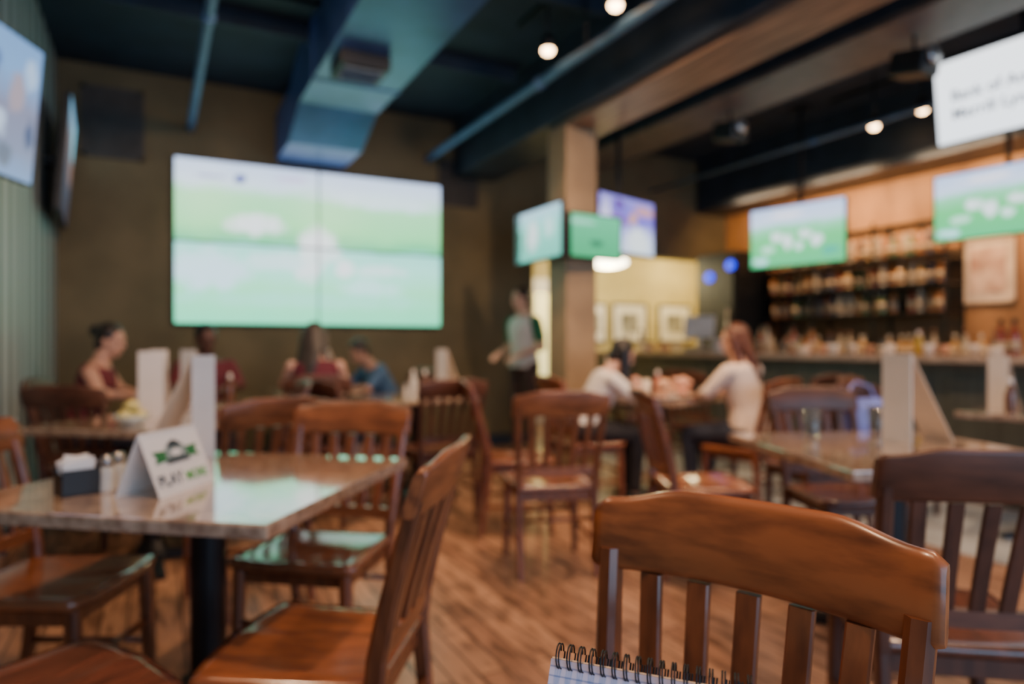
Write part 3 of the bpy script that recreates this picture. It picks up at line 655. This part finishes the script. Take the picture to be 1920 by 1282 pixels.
picture(6.995,3.64,1.85,.46,.62,R(-90),"framed warm-toned poster on the bar wall",pp,M_tan,mat('poster_mat',(.85,.70,.54),.6),.7)
dl=ob('dome_lamp',None,loc=(5.55,7.75,2.59),label="flat round glowing dome ceiling lamp",category="ceiling light")
bm=bmesh.new(); add_lathe(bm,[(.10,0),(.10,-.24),(.27,-.26),(.27,-.29),(0,-.29)],24); ob('lamp_base',fin(bm,'dome_base',True,M_steel),parent=dl)
bm=bmesh.new(); add_ball(bm,(0,0,-.31),(.27,.27,.08),None,24,12); ob('lamp_shade',fin(bm,'dome',True,emis('dome_glow',(1.,.88,.6),16)),parent=dl)

# ------------------------------------------------------------------ people
def remesh(bm,voxel,name,m,it=4):
    me=bpy.data.meshes.new('tmp'); bmesh.ops.recalc_face_normals(bm,faces=bm.faces[:]); bm.to_mesh(me); bm.free()
    o=bpy.data.objects.new('tmp',me); COL.objects.link(o)
    md=o.modifiers.new('r','REMESH'); md.mode='VOXEL'; md.voxel_size=voxel
    sm=o.modifiers.new('s','SMOOTH'); sm.iterations=it; sm.factor=.5
    dg=bpy.context.evaluated_depsgraph_get(); dg.update()
    r=bpy.data.meshes.new_from_object(o.evaluated_get(dg)); r.name=name
    bpy.data.objects.remove(o)
    for p in r.polygons: p.use_smooth=True
    r.materials.clear(); r.materials.append(m); return r
def limb(bm,p0,p1,r0,r1):
    p0=V(p0);p1=V(p1); mid=(p0+p1)/2+(p1-p0)*-.12
    add_tube(bm,[p0,mid,p1],[r0,(r0+r1)/2*1.06,r1],12); add_ball(bm,p0,r0,None,12,8); add_ball(bm,p1,r1,None,12,8)
def hand(bm,w,d,side,curl=.6):
    w=V(w); d=V(d).normalized(); up=V((0,0,1)); lat=d.cross(up)
    if lat.length<.1: lat=V((1,0,0))
    lat.normalize(); nrm=lat.cross(d).normalized()
    def pt(a,l,n): return w+d*a+lat*l+nrm*n
    add_loft(bm,[ell_ring(pt(0,0,0),.024,.018,lat,nrm,12),ell_ring(pt(.03,0,0),.034,.016,lat,nrm,12),ell_ring(pt(.085,0,0),.040,.013,lat,nrm,12),ell_ring(pt(.095,0,0),.036,.009,lat,nrm,12)])
    for k,(l,ln) in enumerate(((-.03,.066),(-.01,.076),(.01,.072),(.029,.056))):
        l*=side; a=pt(.085,l,0); d1=(d*math.cos(curl*.5)-nrm*math.sin(curl*.5)); d2=(d*math.cos(curl*1.4)-nrm*math.sin(curl*1.4))
        b_=a+d1*ln*.5; c_=b_+d2*ln*.5
        add_tube(bm,[a,b_,c_],[.0095,.0088,.0075],8); add_ball(bm,c_,.0078,None,8,6)
    t0=pt(.02,-.03*side,0); t1=pt(.05,-.058*side,-.01); t2=pt(.08,-.062*side,-.02)
    add_tube(bm,[t0,t1,t2],[.013,.0105,.0085],8); add_ball(bm,t2,.0088,None,8,6)
def person(x,y,rz,pose,lean,head,arms,skin,shirt,pants,hair,hairtype,sleeve,label,scale=1.,sleeve_mat=None):
    hz=.57 if pose=='sit' else .93; hy=-.05 if pose=='sit' else 0
    H=V((0,hy,hz)); u=V((0,math.sin(lean),math.cos(lean))); f=V((0,math.cos(lean),-math.sin(lean))); X=V((1,0,0))
    S=lambda d,rx,ry,g=0.,off=0.: ell_ring(H+u*d+f*off,rx+g,ry+g,X,f,20)
    torso=[(-.09,.12,.09,0),(-.02,.168,.118,0),(.06,.16,.112,0),(.17,.132,.098,.0),(.28,.15,.11,.01),(.38,.165,.112,.012),(.45,.17,.095,.0),(.49,.12,.075,0),(.52,.062,.06,0),(.60,.055,.055,.012),(.64,.05,.05,.02)]
    hc=H+u*.675+f*.025
    HR=Matrix.Rotation(head[0],3,'Z')@Matrix.Rotation(-head[1],3,'X')
    hp=lambda a,b_,c_: hc+HR@V((a,b_,c_))
    bm=bmesh.new(); add_loft(bm,[S(d,rx,ry,0,o_) for d,rx,ry,o_ in torso])
    add_ball(bm,hp(0,-.008,.03),(.074,.092,.085),HR,20,14); add_ball(bm,hp(0,.015,-.025),(.060,.070,.085),HR,16,12); add_ball(bm,hp(0,.055,-.085),(.026,.022,.022),HR)
    add_tube(bm,[hp(0,.082,.015),hp(0,.100,-.020),hp(0,.085,-.030)],[.009,.014,.012],8)
    add_ball(bm,hp(0,.083,-.055),(.022,.010,.006),HR); add_ball(bm,hp(0,.082,-.064),(.019,.010,.006),HR)
    add_ball(bm,hp(0,.076,.03),(.05,.012,.008),HR)
    for s in (-1,1): add_ball(bm,hp(s*.074,-.005,-.005),(.010,.018,.030),HR)
    sh={}
    for s in (-1,1):
        shp=H+u*.445+X*(s*.178); e=V(arms[s][0]); w=V(arms[s][1]); sh[s]=(shp,e,w)
        limb(bm,shp,e,.050,.039); limb(bm,e,w,.040,.026)
        d=V(arms[s][2]) if len(arms[s])>2 else (w-e); hand(bm,w-d.normalized()*.005,d,s)
    legs={}
    for s in (-1,1):
        hj=H+X*(s*.09)
        if pose=='sit': kn=V((s*.11,.385,.525)); an=V((s*.11,.36,.09))
        else: kn=V((s*.10,.02,.50)); an=V((s*.11,-.01,.09))
        legs[s]=(hj,kn,an)
        limb(bm,hj,kn,.086,.058); limb(bm,kn,an,.056,.036)
        add_loft(bm,[ell_ring(an+V((0,-.05,-.05)),.03,.028,X,V((0,0,1)),12),ell_ring(an+V((0,.02,-.045)),.036,.035,X,V((0,0,1)),12),ell_ring(an+V((0,.12,-.062)),.042,.022,X,V((0,0,1)),12),ell_ring(an+V((0,.18,-.068)),.03,.014,X,V((0,0,1)),12)])
    sm_=mat('skin',skin,.5,scale=6,var=.06)
    body=ob('person',remesh(bm,.0075,'body',sm_,3),loc=(x,y,0),rot=(0,0,rz),label=label,category="person")
    body.scale=(scale,)*3
    bm=bmesh.new(); add_loft(bm,[S(d,rx,ry,.014,o_) for d,rx,ry,o_ in torso if -.05<d<.5]+([S(.50,.10,.068,.01)] if sleeve>0 else []))
    if sleeve>0:
        for s in (-1,1):
            shp,e,w=sh[s]; k=min(1,sleeve)
            if not sleeve_mat:
                limb(bm,shp,shp+(e-shp)*k,.062,.062-.012*k)
                if sleeve>1: limb(bm,e,e+(w-e)*(sleeve-1),.051,.040)
    sm2=mat('shirt_cloth',shirt,.8,scale=10,var=.08)
    ob('shirt',remesh(bm,.012,'shirt',sm2,5),parent=body)
    if sleeve_mat:
        for s in (-1,1):
            shp,e,w=sh[s]; bm=bmesh.new(); limb(bm,shp,shp+(e-shp)*sleeve,.062,.058); ob('sleeve',remesh(bm,.012,'sleeve',sleeve_mat,4),parent=body)
    bm=bmesh.new(); add_loft(bm,[S(d,rx,ry,.010,o_) for d,rx,ry,o_ in torso if d<.1])
    for s in (-1,1):
        hj,kn,an=legs[s]; limb(bm,hj,kn,.097,.068); limb(bm,kn,an+V((0,0,.03)),.067,.052)
    ob('trousers',remesh(bm,.012,'trousers',mat('trouser_cloth',pants,.85,var=.1),4),parent=body)
    for s in (-1,1):
        an=legs[s][2]; bm=bmesh.new(); Z=V((0,0,1))
        add_loft(bm,[ell_ring(an+V((0,-.065,-.045)),.03,.035,X,Z,14),ell_ring(an+V((0,.02,-.042)),.043,.046,X,Z,14),ell_ring(an+V((0,.12,-.058)),.048,.030,X,Z,14),ell_ring(an+V((0,.195,-.068)),.032,.018,X,Z,14)])
        ob('shoe',fin(bm,'shoe',True,M_plastic),parent=body)
    bm=bmesh.new(); add_ball(bm,hp(0,-.022,.042),(.084,.094,.090),HR,20,14)
    if hairtype=='long':
        add_loft(bm,[ell_ring(hp(0,-.055,.06),.080,.058,HR@X,HR@V((0,1,0)),14),ell_ring(hp(0,-.065,-.03),.096,.060,HR@X,HR@V((0,1,0)),14),ell_ring(hp(0,-.085,-.12),.100,.055,HR@X,V((0,1,0)),14),ell_ring(hp(0,-.105,-.21),.092,.048,HR@X,V((0,1,0)),14),ell_ring(hp(0,-.115,-.32),.06,.030,HR@X,V((0,1,0)),14)])
        for s in (-1,1): limb(bm,hp(s*.078,.01,.03),hp(s*.092,-.02,-.16),.028,.026)
    elif hairtype=='hang':
        add_ball(bm,hp(0,-.05,-.02),(.08,.06,.08),HR)
        for s in (-1,1):
            p0=hp(s*.078,-.01,.03); limb(bm,p0,p0+V((s*.01,.0,-.26)),.044,.038)
    elif hairtype=='bun':
        add_ball(bm,hp(0,-.12,.05),.045,None); add_ball(bm,hp(0,-.05,-.03),(.078,.05,.06),HR)
    else:
        add_ball(bm,hp(0,-.05,-.02),(.074,.05,.06),HR)
    hm=mat('hair',hair,.45,scale=20,stretch=(6,6,.6),var=.3)
    ob('hair',remesh(bm,.009,'hair',hm,3),parent=body)
    for s in (-1,1):
        bm=bmesh.new(); add_ball(bm,hp(s*.030,.074,.005),(.012,.008,.007),HR,10,8); ob('eye',fin(bm,'eye',True,mat('eye_dark',(.05,.03,.02),.2)),parent=body)
    return body
SIT={-1:[(-.24,.14,.86),(-.10,.30,.83)],1:[(.24,.14,.86),(.10,.30,.83)]}
CW=(.66,.38,.27)
def pchair(x,y,dx,dy,dark=True): (dch if dark else ch)(x,y,dx,dy,"slat-back chair occupied by a seated guest")
person(3.33,6.10,face(-.95,-.25),'stand',.03,(-.30,.12),{-1:[(-.24,-.02,1.12),(-.15,.22,1.04)],1:[(.24,-.02,1.12),(.13,.24,1.05)]},(.72,.44,.32),(.80,.80,.76),(.07,.045,.04),(.05,.03,.02),'short',.65,"standing waiter in grey T-shirt with dark green sleeves",sleeve_mat=mat('green_sleeve',(.02,.18,.09),.8))
pchair(-.40,5.42,.95,-.2); person(-.40,5.42,face(.95,-.2),'sit',.25,(-.25,.2),SIT,(.60,.32,.22),(.16,.02,.03),(.03,.03,.05),(.02,.012,.01),'bun',0,"seated woman with dark hair and bare shoulders in red top",scale=.96)
pchair(.35,5.88,0,-1); person(.35,5.88,face(0,-1),'sit',.22,(.3,.2),SIT,(.12,.05,.035),(.14,.02,.03),(.03,.03,.05),(.01,.008,.008),'short',1,"seated man in dark red shirt facing the table",scale=.97)
pchair(1.08,5.28,.15,.98); person(1.08,5.28,face(.15,.98),'sit',.15,(-.5,.15),SIT,(.60,.34,.25),(.13,.015,.03),(.03,.03,.05),(.07,.055,.045),'long',0,"seated woman with long hair and dark red sleeveless top",scale=.97)
pchair(1.92,6.05,-1,-.1); person(1.92,6.05,face(-1,-.1),'sit',.55,(.1,.55),{-1:[(-.25,.34,.80),(-.08,.46,.80)],1:[(.25,.34,.80),(.08,.46,.80)]},(.35,.19,.13),(.045,.11,.22),(.03,.03,.05),(.02,.014,.01),'short',.8,"seated man in blue shirt leaning over the table",scale=.95)
pchair(2.80,4.18,.98,-.12,False); person(2.80,4.18,face(.95,-.30),'sit',.50,(-.15,.5),{-1:[(-.25,.28,.85),(-.10,.44,.81)],1:[(.25,.28,.85),(.12,.42,.81)]},CW,(.74,.70,.66),(.015,.015,.02),(.012,.010,.012),'hang',1.7,"seated woman with dark hair in white blouse leaning forward",scale=.93)
pchair(3.62,3.46,-.25,.97,False); person(3.62,3.46,face(-.22,.97),'sit',.14,(.45,.15),SIT,CW,(.78,.64,.53),(.03,.04,.07),(.13,.040,.018),'long',1.6,"seated woman with auburn hair in cream long-sleeved top",scale=.95)

# ------------------------------------------------------------------ lights / world / camera
def area(loc,rot,sx,sy,e,c):
    l=bpy.data.lights.new('area','AREA'); l.shape='RECTANGLE'; l.size=sx; l.size_y=sy; l.energy=e; l.color=c
    o=bpy.data.objects.new('area_lamp',l); COL.objects.link(o); o.location=loc; o.rotation_euler=rot
area((2.2,-2.9,1.8),(R(90),0,0),7,2.6,200,(.50,.72,1.))
for y in (2.4,3.6,4.8,5.9): area((6.30,y,2.86),(0,R(-48),0),.15,.8,21,(1.,.58,.27))
def pl(loc,e,c,r=.1):
    l=bpy.data.lights.new('pt','POINT'); l.energy=e; l.color=c; l.shadow_soft_size=r; o=bpy.data.objects.new('point_lamp',l); COL.objects.link(o); o.location=loc
pl((5.55,7.75,2.1),60,(1.,.84,.45),.15); pl((7.3,7.8,2.3),60,(1.,.84,.45),.1)
w=bpy.data.worlds.new('World'); scene.world=w; w.use_nodes=True
w.node_tree.nodes['Background'].inputs[0].default_value=(.34,.55,1.,1); w.node_tree.nodes['Background'].inputs[1].default_value=.42

cam=bpy.data.cameras.new('Camera'); co=bpy.data.objects.new('Camera',cam); COL.objects.link(co)
co.location=(0,0,1.15); co.rotation_euler=(R(90),0,R(-27.6)); cam.sensor_width=36; cam.lens=24; cam.shift_y=.002; cam.clip_start=.05
cam.dof.use_dof=True; cam.dof.focus_distance=.74; cam.dof.aperture_fstop=1.95
scene.camera=co
